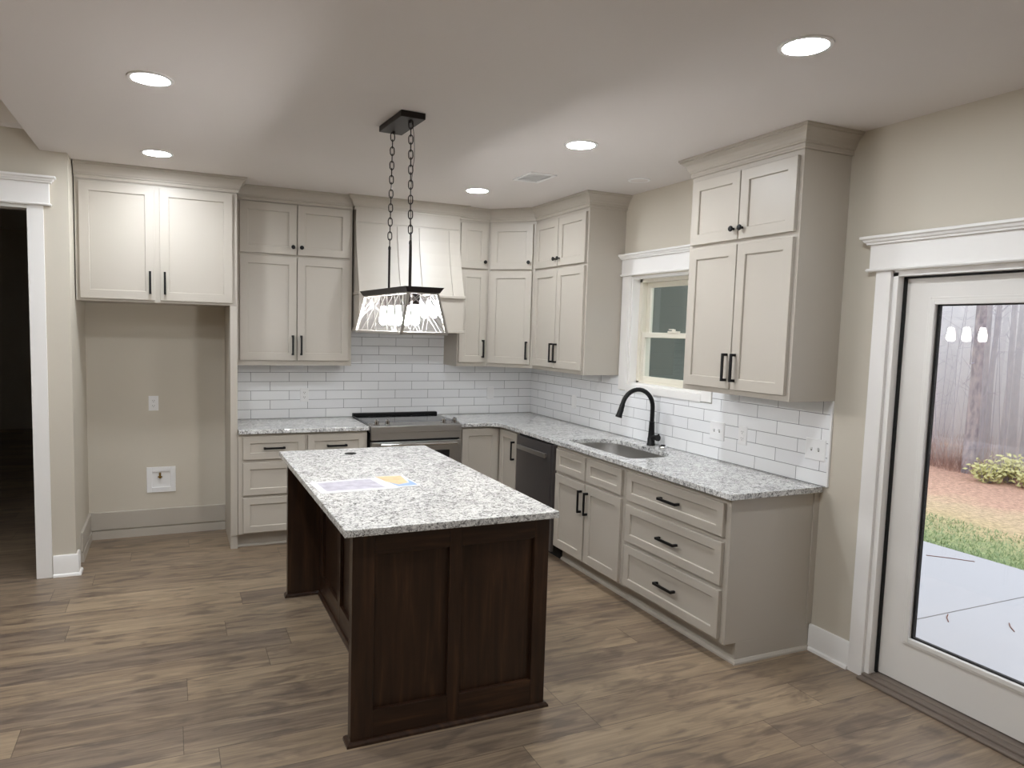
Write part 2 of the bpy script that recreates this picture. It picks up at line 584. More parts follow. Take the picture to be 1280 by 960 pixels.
# ---------------------------------------------------------------- casings with entablature heads
CAP = [(0, 0), (0.5, 0), (0.6, 0.35), (0.9, 0.5), (1.1, 0.9), (1.5, 1.1), (1.5, 1.6), (0, 1.6)]
FIL = [(0, 0), (0.35, 0), (0.55, 0.3), (0.35, 0.6), (0, 0.6)]
def shift(prof, z, k=1.0):
    return [(o * k, q * k + z) for o, q in prof]
def head_right(b, ya, yb, z0, zf, t=1.0, reta=True):
    """head trim on the right wall (x=0, facing -x) running from ya (far) to yb (near)"""
    b.box(-t, 0, ya, yb, z0 + 0.6, zf)
    pa = ([(0, ya), (-t, ya)] if reta else [(-t, ya)]) + [(-t, yb), (0, yb)]
    b.sweep(pa, shift(FIL, z0), 1)
    b.sweep(pa, shift(CAP, zf), 1)
# patio door casing
b = MB()
b.box(-0.75, 0, -144.8, -148.0, 0, 80.6)
b.box(-0.75, 0, -186.4, -189.6, 0, 80.6)
head_right(b, -143.4, -191.0, 80.6, 85.8)
struct(b.build('trim_1', M['trim'], bevel=0.05))
# cased opening on the left
b = MB()
b.box(-159.1, -155.6, YW - 0.75, YW, 0, 95)
b.box(-198.5, -195, YW - 0.75, YW, 0, 95)
b.box(-199.5, -154.2, YW - 1.0, YW, 95.6, 100.6)
pa = [(-199.5, YW), (-199.5, YW - 1), (-154.2, YW - 1), (-154.2, YW)]
b.sweep(pa, shift(FIL, 95.0), 1)
b.sweep(pa, shift(CAP, 100.6), 1)
b.box(-159.2, -158.4, YW - 0.3, YW + 4.6, 0, 95)
b.box(-195.8, -195, YW - 0.3, YW + 4.6, 0, 95)
b.box(-195, -159.1, YW - 0.3, YW + 4.6, 94.2, 95)
struct(b.build('trim_2', M['trim'], bevel=0.05))
# window casing
b = MB()
b.box(-0.75, 0, -59.0, WIN[0], 50.2, 84.5)
b.box(-0.75, 0, WIN[1], -100.6, 50.2, 84.5)
b.box(-0.8, 0, WIN[0] + 0.0, WIN[1], 50.0, WIN[2])
head_right(b, -58.75, -101.6, 84.5, 89.4, reta=False)
b.box(0, 4, WIN[0], WIN[0] - 0.7, WIN[2], WIN[3]); b.box(0, 4, WIN[1] + 0.7, WIN[1], WIN[2], WIN[3])
b.box(0, 4, WIN[0] - 0.7, WIN[1] + 0.7, WIN[3] - 0.7, WIN[3]); b.box(0, 4, WIN[0] - 0.7, WIN[1] + 0.7, WIN[2], WIN[2] + 0.6)
struct(b.build('trim_3', M['trim'], bevel=0.05))

# window unit
wt = thing('window_1', (5, -79.7, 52.5), None, None, kind='structure')
y0, y1, z0, z1 = WIN[0] - 0.7, WIN[1] + 0.7, WIN[2] + 0.6, WIN[3] - 0.7
b = MB()
b.box(2.6, 6.4, y0, y0 - 1.3, z0, z1); b.box(2.6, 6.4, y1 + 1.3, y1, z0, z1)
b.box(2.6, 6.4, y0, y1, z1 - 1.0, z1); b.box(2.6, 6.4, y0, y1, z0, z0 + 0.6)
b.build('window_frame', M['vinyl'], wt, bevel=0.06)
def sash(xa, xb, ya, yb, za, zb, nm, fr=1.5):
    s = MB()
    s.box(xa, xb, ya, ya - fr, za, zb); s.box(xa, xb, yb + fr, yb, za, zb)
    s.box(xa, xb, ya - fr, yb + fr, zb - fr, zb); s.box(xa, xb, ya - fr, yb + fr, za, za + fr)
    o = s.build(nm, M['vinyl'], wt, bevel=0.08)
    MB().box((xa + xb) / 2 - 0.08, (xa + xb) / 2 + 0.08, ya - fr + 0.2, yb + fr - 0.2, za + fr - 0.2, zb - fr + 0.2).build('pane', M['wglass'], o)
    return o
sash(4.5, 5.7, y0 - 1.3, y1 + 1.3, 66.2, z1 - 1.0, 'upper_sash')
lo = sash(3.0, 4.3, y0 - 1.3, y1 + 1.3, z0 + 0.6, 67.8, 'lower_sash')
MB().box(2.6, 3.9, -77.5, -81.5, 67.8, 68.3).cyl((3.2, -79.5, 68.2), (3.2, -79.5, 68.8), 0.5, 12).box(2.9, 3.4, -77.6, -79.5, 68.6, 68.9).build('sash_lock', M['vinyl'], lo, bevel=0.05)

# patio door
dt = thing('door_1', (3, -167, 0), None, None, kind='structure')
b = MB()
b.box(-0.1, 6.2, -148.0, -149.1, 0.9, 80.3); b.box(-0.1, 6.2, -185.3, -186.4, 0.9, 80.3); b.box(-0.1, 6.2, -148.0, -186.4, 79.5, 80.6)
b.build('door_frame', M['trim'], dt, bevel=0.06)
b = MB()
b.box(1.5, 2.3, -149.1, -149.6, 1.2, 79.4); b.box(1.5, 2.3, -149.1, -185.3, 79.1, 79.45)
b.build('weatherstrip', M['rubber'], dt)
sl = MB()
gy0, gy1, gz0, gz1 = -155.4, -179.2, 10.6, 74.2
sl.box(2.0, 3.75, -149.5, gy0, 1.4, 79.2); sl.box(2.0, 3.75, gy1, -185.2, 1.4, 79.2)
sl.box(2.0, 3.75, gy0, gy1, 1.4, gz0); sl.box(2.0, 3.75, gy0, gy1, gz1, 79.2)
slab = sl.build('door_slab', M['doorp'], dt)
fr = MB()
for (o, t_) in ((0.0, 0.28), (0.5, 0.5)):
    a0, a1, c0, c1 = gy0 + 1.3 - o, gy1 - 1.3 + o, gz0 - 1.3 + o, gz1 + 1.3 - o
    wd = 0.55 if o == 0 else 0.9
    for (p, q, r, s) in ((a0, a0 - wd, c0, c1), (a1 + wd, a1, c0, c1), (a0 - wd, a1 + wd, c0, c0 + wd), (a0 - wd, a1 + wd, c1 - wd, c1)):
        fr.box(2.0 - t_, 2.0 + 0.05, p, q, r, s)
fr.build('glass_molding', M['doorp'], slab, bevel=0.1)
sp = MB()
for (p, q, r, s) in ((gy0 + 0.1, gy0 - 0.5, gz0, gz1), (gy1 + 0.5, gy1 - 0.1, gz0, gz1), (gy0, gy1, gz0 - 0.1, gz0 + 0.35), (gy0, gy1, gz1 - 0.35, gz1 + 0.1)):
    sp.box(2.5, 3.1, p, q, r, s)
sp.build('glass_spacer', M['shadow'], slab)
MB().box(2.45, 2.52, gy0 + 0.1, gy1 - 0.1, gz0 - 0.1, gz1 + 0.1).box(3.1, 3.17, gy0 + 0.1, gy1 - 0.1, gz0 - 0.1, gz1 + 0.1).build('pane', M['glass'], slab)
k = MB()
k.lathe((2.0, -182.2, 36), [(1.3, 0), (1.3, 0.25), (0.5, 0.4), (0.45, 1.3), (0.9, 1.6), (1.15, 2.1), (0.95, 2.6), (0.2, 2.75)], 20, (-1, 0, 0))
k.build('door_knob', M['black'], slab, smooth=True)
th = MB().box(-2.4, -0.9, -148.1, -186.3, 0, 0.55).box(-0.95, 0.6, -148.1, -186.3, 0, 0.95).box(0.5, 7.5, -149.15, -185.25, -0.05, 1.15)
th.build('threshold', M['thresh'], dt, bevel=0.2)

# ---------------------------------------------------------------- cabinet helpers
class Face:
    """a cabinet face: origin, horizontal direction U, outward normal N; z is up"""
    def __init__(self, o, U, N):
        self.o, self.U, self.N = V3(o), V3(U).normalized(), V3(N).normalized()
    def p(self, u, v, n):
        return self.o + self.U * u + self.N * n + V3((0, 0, v))
    def box(self, b, u0, u1, v0, v1, n0, n1):
        b.obox(self.p(u0, v0, n0), self.U * (u1 - u0), V3((0, 0, v1 - v0)), self.N * (n1 - n0))
BACK = lambda y: Face((0, y, 0), (1, 0, 0), (0, -1, 0))     # u = x
RIGHT = lambda x: Face((x, 0, 0), (0, -1, 0), (-1, 0, 0))   # u = -y

def shaker(F, u0, u1, v0, v1, name, parent, mt, rail=2.3, t=0.8, rec=0.42, ch=0.12):
    b = MB()
    R = lambda i, n: [F.p(u0 + i, v0 + i, n), F.p(u1 - i, v0 + i, n), F.p(u1 - i, v1 - i, n), F.p(u0 + i, v1 - i, n)]
    b.loft([R(0, 0.02), R(0, t - 0.06), R(0.06, t), R(rail, t), R(rail + ch, t - ch), R(rail + ch, t - rec)], True, True, True)
    return b.build(name, mt, parent)
def pull(F, u, v, vertical, parent, n0=0.8, L=6.2):
    b = MB()
    h = L / 2
    w_ = 0.29
    if vertical:
        F.box(b, u - w_, u + w_, v - h, v + h, n0 + 0.95, n0 + 1.35)
        for s in (-1, 1):
            F.box(b, u - w_, u + w_, v + s * (h - w_) - w_, v + s * (h - w_) + w_, n0 - 0.02, n0 + 1.0)
    else:
        F.box(b, u - h, u + h, v - w_, v + w_, n0 + 0.95, n0 + 1.35)
        for s in (-1, 1):
            F.box(b, u + s * (h - w_) - w_, u + s * (h - w_) + w_, v - w_, v + w_, n0 - 0.02, n0 + 1.0)
    return b.build('handle', M['black'], parent, bevel=0.05)
def knob(F, u, v, parent, n0=0.8):
    b = MB()
    b.lathe(F.p(u, v, n0 - 0.02), [(0.3, 0), (0.24, 0.3), (0.28, 0.6), (0.6, 0.8), (0.64, 1.0), (0.5, 1.2), (0.1, 1.28)], 16, F.N)
    return b.build('knob', M['black'], parent, smooth=True)
CR = [(0, -4.3), (0.4, -4.3), (0.5, -4.0), (0.4, -3.7), (0.4, -3.35), (0.75, -3.2), (0.75, -2.95), (0.95, -2.7), (1.15, -2.1), (1.5, -1.5), (2.05, -0.95), (2.35, -0.8), (2.35, -0.55), (2.6, -0.45), (2.6, -0.02), (0, -0.02)]
def crown(path, parent, side=1, zt=H):
    return MB().sweep(path, [(o, z + zt) for o, z in CR], side).build('crown_molding', M['cab'], parent)

def upper(F, u0, u1, depth, zb, doors_lo, doors_hi, label, crown_path, hinge=None, group='greige wall cabinets', name='wall_cabinet', side_lip=True):
    """doors_* = (pairs of u), z ranges"""
    cu = (u0 + u1) / 2
    base = F.p(cu, zb, -depth / 2)
    t_ = thing(name, base, label, 'cabinet', group)
    b = MB()
    F.box(b, u0, u1, zb, 105.5, -depth, 0)
    F.box(b, u0, u1, 105.5, H - 0.05, -depth, 0)
    b.build('body', M['cab'], t_, bevel=0.05)
    for (spans, (v0, v1), hw) in (doors_lo, doors_hi):
        for i, (a, c) in enumerate(spans):
            d = shaker(F, a, c, v0, v1, 'door', t_, M['cab'])
            if len(spans) == 2:
                uu = c - 1.15 if i == 0 else a + 1.15
            else:
                uu = c - 1.15
            if hw == 'pull':
                pull(F, uu, v0 + 1.7 + 3.1, True, d)
            else:
                knob(F, uu, v0 + 2.3, d)
    if crown_path:
        crown(crown_path, t_)
    return t_

# ---------------------------------------------------------------- wall cabinets
# above the fridge alcove
F = BACK(-23.0)
t_ = thing('wall_cabinet', (-129.5, -12, 72.2), 'widest deep greige cabinet with two tall doors above the empty refrigerator alcove', 'cabinet', 'greige wall cabinets')
b = MB()
F.box(b, -149.9, -109.1, 72.2, H - 0.05, -22.9, 0)
b.build('body', M['cab'], t_, bevel=0.05)
for i, (a, c) in enumerate(((-148.9, -130.7), (-129.4, -110.4))):
    d = shaker(F, a, c, 72.9, 103.7, 'door', t_, M['cab'])
    pull(F, c - 1.2 if i == 0 else a + 1.2, 77.7, True, d)
crown([(-149.9, -23.0), (-109.1, -23.0), (-109.1, -13.2)], t_)

upper(BACK(-13), -109.05, -73.2, 12.95, 54.4, (((-107.6, -90.8), (-90.5, -74.2)), (56.0, 88.0), 'pull'),
      (((-107.6, -90.8), (-90.5, -74.2)), (88.8, 104.0), 'knob'),
      'greige four-door wall cabinet between the refrigerator alcove and the range hood', [(-109.0, -13), (-73.2, -13)])
upper(BACK(-13), -36.4, -24.95, 12.95, 54.4, (((-35.9, -25.9),), (55.8, 87.6), 'pull'),
      (((-35.9, -25.9),), (88.3, 103.4), 'knob'),
      'narrow greige wall cabinet with one door column right of the range hood', [(-36.4, -13), (-25.8, -13)])
# diagonal corner cabinet
t_ = thing('wall_cabinet', (-10, -10, 54.4), 'greige corner wall cabinet with angled single doors where the tiled walls meet', 'cabinet', 'greige wall cabinets')
b = MB()
b.prism([(-24.9, -0.45), (-24.9, -13), (-13, -24.9), (-0.45, -24.9), (-0.45, -0.45)], 54.4, H - 0.05)
b.build('body', M['cab'], t_, bevel=0.05)
F = Face((-24.9, -13, 0), (1, -1, 0), (-1, -1, 0))
for v0, v1, hw in ((55.7, 87.5, 0), (88.2, 103.4, 1)):
    d = shaker(F, 0.8, 16.0, v0, v1, 'door', t_, M['cab'])
    if hw: knob(F, 14.85, v0 + 2.3, d)
    else: pull(F, 14.85, v0 + 4.8, True, d)
crown([(-25.85, -13), (-24.9, -13), (-13, -24.9), (-13, -25.85)], t_)
upper(RIGHT(-13), 24.95, 58.65, 12.95, 54.4, (((26.0, 41.3), (41.6, 57.8)), (55.6, 87.3), 'pull'),
      (((26.0, 41.3), (41.6, 57.8)), (88.2, 103.2), 'knob'),
      'greige four-door wall cabinet on the right wall left of the sink window', [(-13, -25.8), (-13, -58.65), (0, -58.65)])
upper(RIGHT(-13), 104.3, 136.9, 12.95, 54.4, (((105.3, 120.6), (120.9, 136.0)), (55.6, 87.3), 'pull'),
      (((105.3, 120.6), (120.9, 136.0)), (88.4, 103.1), 'knob'),
      'greige four-door wall cabinet between the sink window and the patio door', [(0, -104.3), (-13, -104.3), (-13, -136.9), (0, -136.9)])
MB_ = None

# fridge side panel
t_ = tag(MB().box(-111.1, -109.12, -23.0, -0.05, 0, 72.15).box(-111.1, -109.12, -23.5, -23.0, 4.2, 72.15).build('end_panel', M['cab'], None, bevel=0.04),
         'tall greige panel standing between the refrigerator alcove and the drawer cabinet', 'panel')

# ---------------------------------------------------------------- range hood
t_ = thing('range_hood', (-54.6, -9, 66), 'greige flared range hood with paneled front above the range', 'range hood')
xl, xr = -72.5, -37.0
prof = [(78.2, 20.2), (81, 19.2), (84, 18.2), (88, 17.0), (92, 16.0), (96, 15.2), (100, 14.7), (104, 14.5), (H - 0.05, 14.5)]
b = MB()
b.loft([[(xl, -0.05, z), (xr, -0.05, z), (xr, -d, z), (xl, -d, z)] for z, d in prof])
b.build('body', M['cab'], t_)
b = MB()
for (a, c) in ((xl, xl + 3.3), (xl + 13.6, xl + 15.4), (xl + 21.1, xl + 24.2), (xr - 3.9, xr)):
    b.loft([[(a, -d + 0.1, z), (c, -d + 0.1, z), (c, -d - 0.3, z), (a, -d - 0.3, z)] for z, d in prof if z <= 100])
b.box(xl, xr, -15.0, -14.2, 100.6, 105.4)
b.build('front_battens', M['cab'], t_)
MB().box(xl, xr, -20.0, -0.45, 66.8, 77.4).build('apron', M['cab'], t_, bevel=0.05)
MB().box(xl - 0.4, xr + 0.5, -21.0, -0.45, 77.3, 78.25).build('upper_ledge', M['cab'], t_, bevel=0.15)
MB().box(xl - 0.4, xr + 0.5, -21.0, -0.45, 65.8, 66.8).build('lower_ledge', M['cab'], t_, bevel=0.15)
MB().box(xl + 4, xr - 4, -17, -3, 65.4, 65.85).build('vent_insert', M['steel'], t_)
MB().sweep([(xl, -13.6), (xl, -14.5), (xr, -14.5), (xr, -13.6)], [(o * 1.1, z + H) for o, z in CR], 1).build('crown_molding', M['cab'], t_)

# ---------------------------------------------------------------- base cabinets
def toe(b, F, u0, u1, depth=24):
    F.box(b, u0, u1, 4.4, 34.7, -depth + 0.05, 0)
    F.box(b, u0, u1, 0, 4.4, -depth + 0.05, -3)
# left drawers
F = BACK(-24)
t_ = thing('base_cabinet', (-89.7, -12, 0), 'greige drawer base cabinet left of the range', 'cabinet', 'greige base cabinets')
b = MB(); toe(b, F, -109.05, -70.4); b.build('body', M['cab'], t_, bevel=0.04)
MB().sweep([(-109.05, -21), (-70.4, -21)], [(0, 0), (0.6, 0), (0.55, 0.4), (0.3, 0.7), (0, 0.75)], 1).build('shoe_molding', M['cab'], t_)
for a, c, v0, v1 in ((-107.7, -89.9, 27.0, 33.8), (-88.9, -71.3, 27.0, 33.8), (-107.7, -71.3, 16.3, 26.0), (-107.7, -71.3, 4.9, 15.4)):
    d = shaker(F, a, c, v0, v1, 'drawer', t_, M['cab'], rail=1.9)
    pull(F, (a + c) / 2, (v0 + v1) / 2, False, d)
# corner with folding doors
t_ = thing('corner_cabinet', (-20, -20, 0), 'greige corner base cabinet with folding doors between range and dishwasher', 'cabinet', 'greige base cabinets')
b = MB()
b.prism([(-38.9, -0.05), (-38.9, -24), (-24, -24), (-24, -39.1), (-0.05, -39.1), (-0.05, -0.05)], 4.4, 34.7)
b.prism([(-38.9, -0.05), (-38.9, -21), (-21, -21), (-21, -39.1), (-0.05, -39.1), (-0.05, -0.05)], 0, 4.4)
b.build('body', M['cab'], t_)
shaker(BACK(-24), -38.2, -24.85, 4.9, 34.0, 'door', t_, M['cab'])
d = shaker(RIGHT(-24), 25.6, 38.3, 4.9, 34.0, 'door', t_, M['cab'])
pull(RIGHT(-24), 36.9, 28.2, True, d)
# sink base
F = RIGHT(-24)
t_ = thing('sink_cabinet', (-12, -81, 0), 'greige base cabinet with two doors under the sink', 'cabinet', 'greige base cabinets')
b = MB()
for (u0, u1, v0, v1, n0, n1) in ((63.6, 98.35, 4.4, 34.7, -0.75, 0), (63.6, 64.35, 4.4, 34.7, -23.9, -0.75), (97.6, 98.35, 4.4, 34.7, -23.9, -0.75),
                                 (63.6, 98.35, 4.4, 5.2, -23.9, -0.75), (63.6, 98.35, 0, 4.4, -23.9, -3)):
    F.box(b, u0, u1, v0, v1, n0, n1)
b.build('body', M['cab'], t_)
MB().sweep([(-21, -63.6), (-21, -98.35)], [(0, 0), (0.6, 0), (0.55, 0.4), (0.3, 0.7), (0, 0.75)], 1).build('shoe_molding', M['cab'], t_)
for i, (a, c) in enumerate(((64.4, 80.2), (80.9, 97.3))):
    shaker(F, a, c, 27.1, 33.6, 'drawer_front', t_, M['cab'], rail=1.9)
    d = shaker(F, a, c, 4.9, 26.3, 'door', t_, M['cab'])
    pull(F, c - 1.2 if i == 0 else a + 1.2, 21.3, True, d)
# drawer base with finished end
t_ = thing('drawer_cabinet', (-12, -116.5, 0), 'greige three-drawer base cabinet at the open end of the sink counter', 'cabinet', 'greige base cabinets')
b = MB(); toe(b, F, 98.4, 133.9); b.build('body', M['cab'], t_, bevel=0.04)
b = MB()
b.box(-24.0, -0.05, -133.9, -134.5, 4.4, 34.7); b.box(-21, -0.05, -133.9, -134.5, 0, 4.4); b.box(-1.6, -0.05, -134.5, -134.8, 5.7, 34.7)
b.build('side_panel', M['cab'], t_, bevel=0.04)
MB().sweep([(-21, -98.4), (-21, -134.5), (-0.05, -134.5)], [(0, 0), (0.7, 0), (0.65, 0.4), (0.35, 0.8), (0, 0.85)], 1).build('shoe_molding', M['cab'], t_)
for v0, v1 in ((26.6, 33.6), (16.4, 25.4), (5.2, 15.4)):
    d = shaker(F, 99.6, 133.0, v0, v1, 'drawer', t_, M['cab'], rail=1.9)
    pull(F, 116.3, (v0 + v1) / 2, False, d, L=6.6)

# ---------------------------------------------------------------- dishwasher
t_ = thing('dishwasher', (-12, -51.3, 0), 'dark stainless dishwasher with pocket handle beside the sink cabinet', 'dishwasher')
MB().box(-24.2, -1, -39.4, -63.3, 4.0, 34.5).build('tub', M['shadow'], t_)
MB().box(-25.2, -24.1, -39.5, -62.0, 4.2, 34.1).build('door', M['dsteel'], t_, bevel=0.12)
b = MB()
b.box(-26.3, -25.7, -41.5, -60.0, 29.9, 31.3); b.box(-25.8, -25.1, -41.9, -42.7, 30.0, 31.2); b.box(-25.8, -25.1, -58.8, -59.6, 30.0, 31.2)
b.build('handle', M['steel'], t_, bevel=0.15)
MB().box(-25.0, -24.1, -62.05, -63.4, 2.5, 34.3).build('edge_trim', M['dsteel'], t_, bevel=0.05)
MB().box(-21.6, -1, -39.4, -63.4, 0, 4.0).build('toe_kick', M['shadow'], t_)

# ---------------------------------------------------------------- range
t_ = thing('range', (-54.5, -13, 0), 'stainless slide-in electric range with black glass cooktop', 'range')
MB().box(-69.6, -39.4, -25.0, -0.6, 1.5, 35.9).build('body', M['shadow'], t_)
b = MB()
b.loft([[(-69.8, -26.6, 36.0), (-39.2, -26.6, 36.0), (-39.2, -26.6, 33.9), (-69.8, -26.6, 33.9)],
        [(-69.8, -22.6, 36.7), (-39.2, -22.6, 36.7), (-39.2, -22.6, 33.9), (-69.8, -22.6, 33.9)]])
b.build('control_panel', M['steel'], t_, bevel=0.1)
MB().box(-69.8, -39.2, -22.7, -1.6, 35.95, 36.55).build('cooktop', M['bglass'], t_, bevel=0.08)
MB().box(-69.8, -39.2, -2.6, -0.7, 36.0, 37.4).build('back_trim', M['black'], t_, bevel=0.2)
b = MB()
for cx_, cy_, r_ in ((-62, -17.5, 4.2), (-47, -17.5, 5.0), (-62, -7.5, 3.6), (-47, -7.5, 3.6)):
    b = MB()
    ring = lambda rr, z: [(cx_ + rr * math.cos(a * math.pi / 18), cy_ + rr * math.sin(a * math.pi / 18), z) for a in range(36)]
    b.loft([ring(r_, 36.55), ring(r_, 36.56), ring(r_ - 0.1, 36.56), ring(r_ - 0.1, 36.55)], True, False, False)
    b.build('burner_ring', M['cooktopring'], t_)
for x_ in (-67.6, -64.0, -45.0, -41.2):
    b = MB().lathe((x_, -24.7, 36.25), [(1.05, 0), (1.05, 0.4), (0.82, 0.45), (0.78, 1.5), (0.7, 1.7), (0.05, 1.7)], 20, (0, -0.17, 1))
    b.obox((x_ - 0.13, -25.5, 37.8), (0.26, 0, 0), (0, 1.2, 0.2), (0, 0, 0.35))
    b.build('knob', M['chrome'], t_, smooth=True)
MB().box(-69.6, -39.4, -26.2, -24.9, 31.6, 33.9).build('front_band', M['steel'], t_, bevel=0.08)
MB().box(-69.5, -40.3, -25.9, -24.9, 30.9, 31.6).build('gap_strip', M['shadow'], t_)
d = MB().box(-69.6, -39.4, -26.6, -24.9, 8.0, 30.9).build('oven_door', M['steel'], t_, bevel=0.12)
MB().box(-65.6, -43.4, -26.75, -26.5, 12.0, 27.8).build('oven_window', M['bglass'], d, bevel=0.05)
b = MB().cyl((-67.4, -28.9, 30.3), (-41.6, -28.9, 30.3), 0.5, 14)
for x_ in (-66.4, -42.6):
    b.cyl((x_, -28.9, 30.3), (x_, -26.5, 30.1), 0.4, 10)
b.build('handle', M['chrome'], d, smooth=True)
MB().box(-69.6, -39.4, -26.4, -24.9, 2.0, 7.7).build('storage_drawer', M['steel'], t_, bevel=0.12)
for x_ in (-68, -41):
    for y_ in (-23, -3):
        MB().cyl((x_, y_, 0), (x_, y_, 1.6), 0.7, 10).build('foot', M['black'], t_)

# ---------------------------------------------------------------- counters
def rrect(x0, x1, y0, y1, r, n=8):
    pts = []
    for cx_, cy_, a0 in ((x1 - r, y1 - r, 0), (x0 + r, y1 - r, 90), (x0 + r, y0 + r, 180), (x1 - r, y0 + r, 270)):
        for i in range(n + 1):
            a = math.radians(a0 + 90 * i / n)
            pts.append((cx_ + r * math.cos(a), cy_ + r * math.sin(a)))
    return pts
tag(MB().prism([(-109.0, -0.42), (-109.0, -25.5), (-70.0, -25.5), (-70.0, -0.42)], 34.75, 36).build('countertop', M['granite'], None, bevel=0.12),
    'short speckled granite countertop left of the range', 'countertop', 'granite countertops')
# sink opening: straight side to the room, rounded towards the window
def sink_ring(off, n=10):
    pts = []
    x0, x1, y0, y1 = -21.6 - off, -6.2 + off, -96.2 - off, -64.6 + off
    rf, rb = 2.2 + off, 7.0 + off
    for cx_, cy_, a0, r in ((x1 - rb, y1 - rb, 0, rb), (x0 + rf, y1 - rf, 90, rf), (x0 + rf, y0 + rf, 180, rf), (x1 - rb, y0 + rb, 270, rb)):
        for i in range(n + 1):
            a = math.radians(a0 + 90 * i / n)
            pts.append((cx_ + r * math.cos(a), cy_ + r * math.sin(a)))
    return pts
cor = [(-25.5 - 4.5 + 4.5 * math.sin(math.radians(a)), -25.5 - 4.5 + 4.5 * math.cos(math.radians(a))) for a in range(0, 91, 10)]
out = [(-0.42, -0.42), (-39.0, -0.42), (-39.0, -25.5)] + cor + [(-25.5, -135.7), (-0.42, -135.7)]
tag(MB().prism(out, 34.75, 36, [list(reversed(sink_ring(0)))]).build('countertop', M['granite'], None, bevel=0.12),
    'long L-shaped speckled granite countertop holding the sink', 'countertop', 'granite countertops')
# sink
t_ = thing('sink', (-14, -80.4, 26), 'undermount stainless steel sink with rounded back', 'sink')
rings = []
for off, z in ((0.6, 34.72), (0.2, 34.72), (0.15, 34.2), (-0.1, 27.5), (-0.7, 26.6), (-2.0, 26.2)):
    rings.append([(p[0], p[1], z) for p in sink_ring(off)])
b = MB().loft(rings, True, False, True)
ob = b.build('basin', M['steel'], t_, smooth=True, fixn=False)
MB().lathe((-13, -80.4, 26.22), [(2.1, 0), (2.1, 0.12), (1.6, 0.16), (1.2, 0.02), (0.1, 0.02)], 24).build('drain', M['chrome'], t_, smooth=True)
# faucet
t_ = thing('faucet', (-2.9, -79.6, 36), 'tall matte black gooseneck pull-down faucet behind the sink', 'faucet')
fx, fy = -2.9, -79.6
MB().lathe((fx, fy, 36), [(1.2, 0), (1.2, 0.4), (1.05, 0.6), (1.05, 2.0), (0.95, 2.3), (0.85, 4.0), (0.75, 6.3), (0.78, 6.4), (0.78, 6.7), (0.5, 6.75)], 24).build('base', M['black'], t_, smooth=True)
pts = [(fx, fy, 42.5), (fx, fy, 45.4)]
R0 = 5.15
for a in range(0, 174, 12):
    pts.append((fx - R0 + R0 * math.cos(math.radians(a)), fy, 46.7 + R0 * math.sin(math.radians(a))))
sp_ = MB().tube(pts, 0.62, 14).build('spout', M['black'], t_, smooth=True)
e = V3(pts[-1]); dd = (V3(pts[-1]) - V3(pts[-2])).normalized()
b = MB().lathe(e - dd * 0.2, [(0.66, 0), (0.72, 0.4), (0.72, 1.2), (0.82, 3.0), (0.95, 3.7), (0.9, 3.9), (0.1, 3.9)], 18, dd)
b.obox(e + dd * 1.6 + V3((0.6, -0.25, 0)), V3((0.25, 0, 0)), V3((0, 0.5, 0)), dd * 1.2)
b.build('spray_head', M['black'], t_, smooth=True)
b = MB().cyl((fx, fy - 0.6, 38.3), (fx + 0.1, fy - 2.6, 38.5), 0.75, 16).cyl((fx + 0.1, fy - 2.4, 38.45), (fx + 0.2, fy - 3.0, 38.5), 0.9, 16)
b.tube([(fx + 0.1, fy - 2.6, 38.8), (fx + 0.3, fy - 3.0, 39.6)], [0.3, 0.22], 8)
b.build('handle', M['black'], t_, smooth=True)
t_ = thing('air_switch', (-2.6, -84.6, 36), 'small round air switch button on the counter beside the faucet', 'button')
MB().lathe((-2.6, -84.6, 36), [(1.05, 0), (1.05, 0.3), (0.85, 0.6), (0.7, 0.62)], 20).build('collar', M['chrome'], t_, smooth=True)
MB().lathe((-2.6, -84.6, 36.5), [(0.68, 0), (0.66, 0.35), (0.5, 0.45), (0.05, 0.45)], 20).build('button', M['black'], t_, smooth=True)

# ---------------------------------------------------------------- tile
b = MB()
b.box(-109.0, -0.02, -0.4, -0.02, 36.0, 54.6); b.box(-73.0, -36.4, -0.4, -0.02, 54.6, 67.0)
tag(b.build('backsplash', M['tile_b']), 'white subway tile backsplash on the wall behind the range', 'backsplash', 'subway tile backsplashes')
t_ = thing('backsplash', (-0.2, -68, 36), 'white subway tile backsplash along the sink wall under the window', 'backsplash', 'subway tile backsplashes')
b = MB()
b.box(-0.4, -0.02, -0.42, -59.0, 36.0, 54.6); b.box(-0.4, -0.02, -59.0, -100.6, 36.0, 49.95); b.box(-0.4, -0.02, -100.6, -136.3, 36.0, 54.6)
b.build('tile_field', M['tile_r'], t_)
MB().box(-0.5, -0.02, -136.3, -136.8, 36.0, 54.6).build('edge_strip', M['plate'], t_, bevel=0.08)

# ---------------------------------------------------------------- island
t_ = thing('island', (-83.5, -100.5, 0), 'dark espresso wood kitchen island with paneled end and knee space', 'island')
MB().box(-92.2, -66.6, -133.4, -66.4, 0, 34.75).build('body', M['wood'], t_)
def framed(F, u0, u1, v0, v1, stiles, rb, rt, n0, n1, parent, name):
    for a, c in stiles:
        b = MB()
        F.box(b, a, c, v0, v1, n0, n1)
        b.build('stile', M['wood'], parent, bevel=0.06)
    for i in range(len(stiles) - 1):
        for nm, p, q in (('bottom_rail', v0, v0 + rb), ('top_rail', v1 - rt, v1)):
            r = MB()
            F.box(r, stiles[i][1], stiles[i + 1][0], p, q, n0, n1 - 0.01)
            r.build(nm, M['woodh'], parent, bevel=0.05)
near = MB().box(-101.0, -65.9, -134.0, -133.0, 0, 34.75).build('end_panel', M['wood'], t_)
framed(BACK(-134.0), -101, -65.9, 0, 34.75, ((-101.0, -97.4), (-84.6, -82.4), (-68.7, -65.9)), 5.3, 3.6, 0, 0.85, near, 'panel_frame')
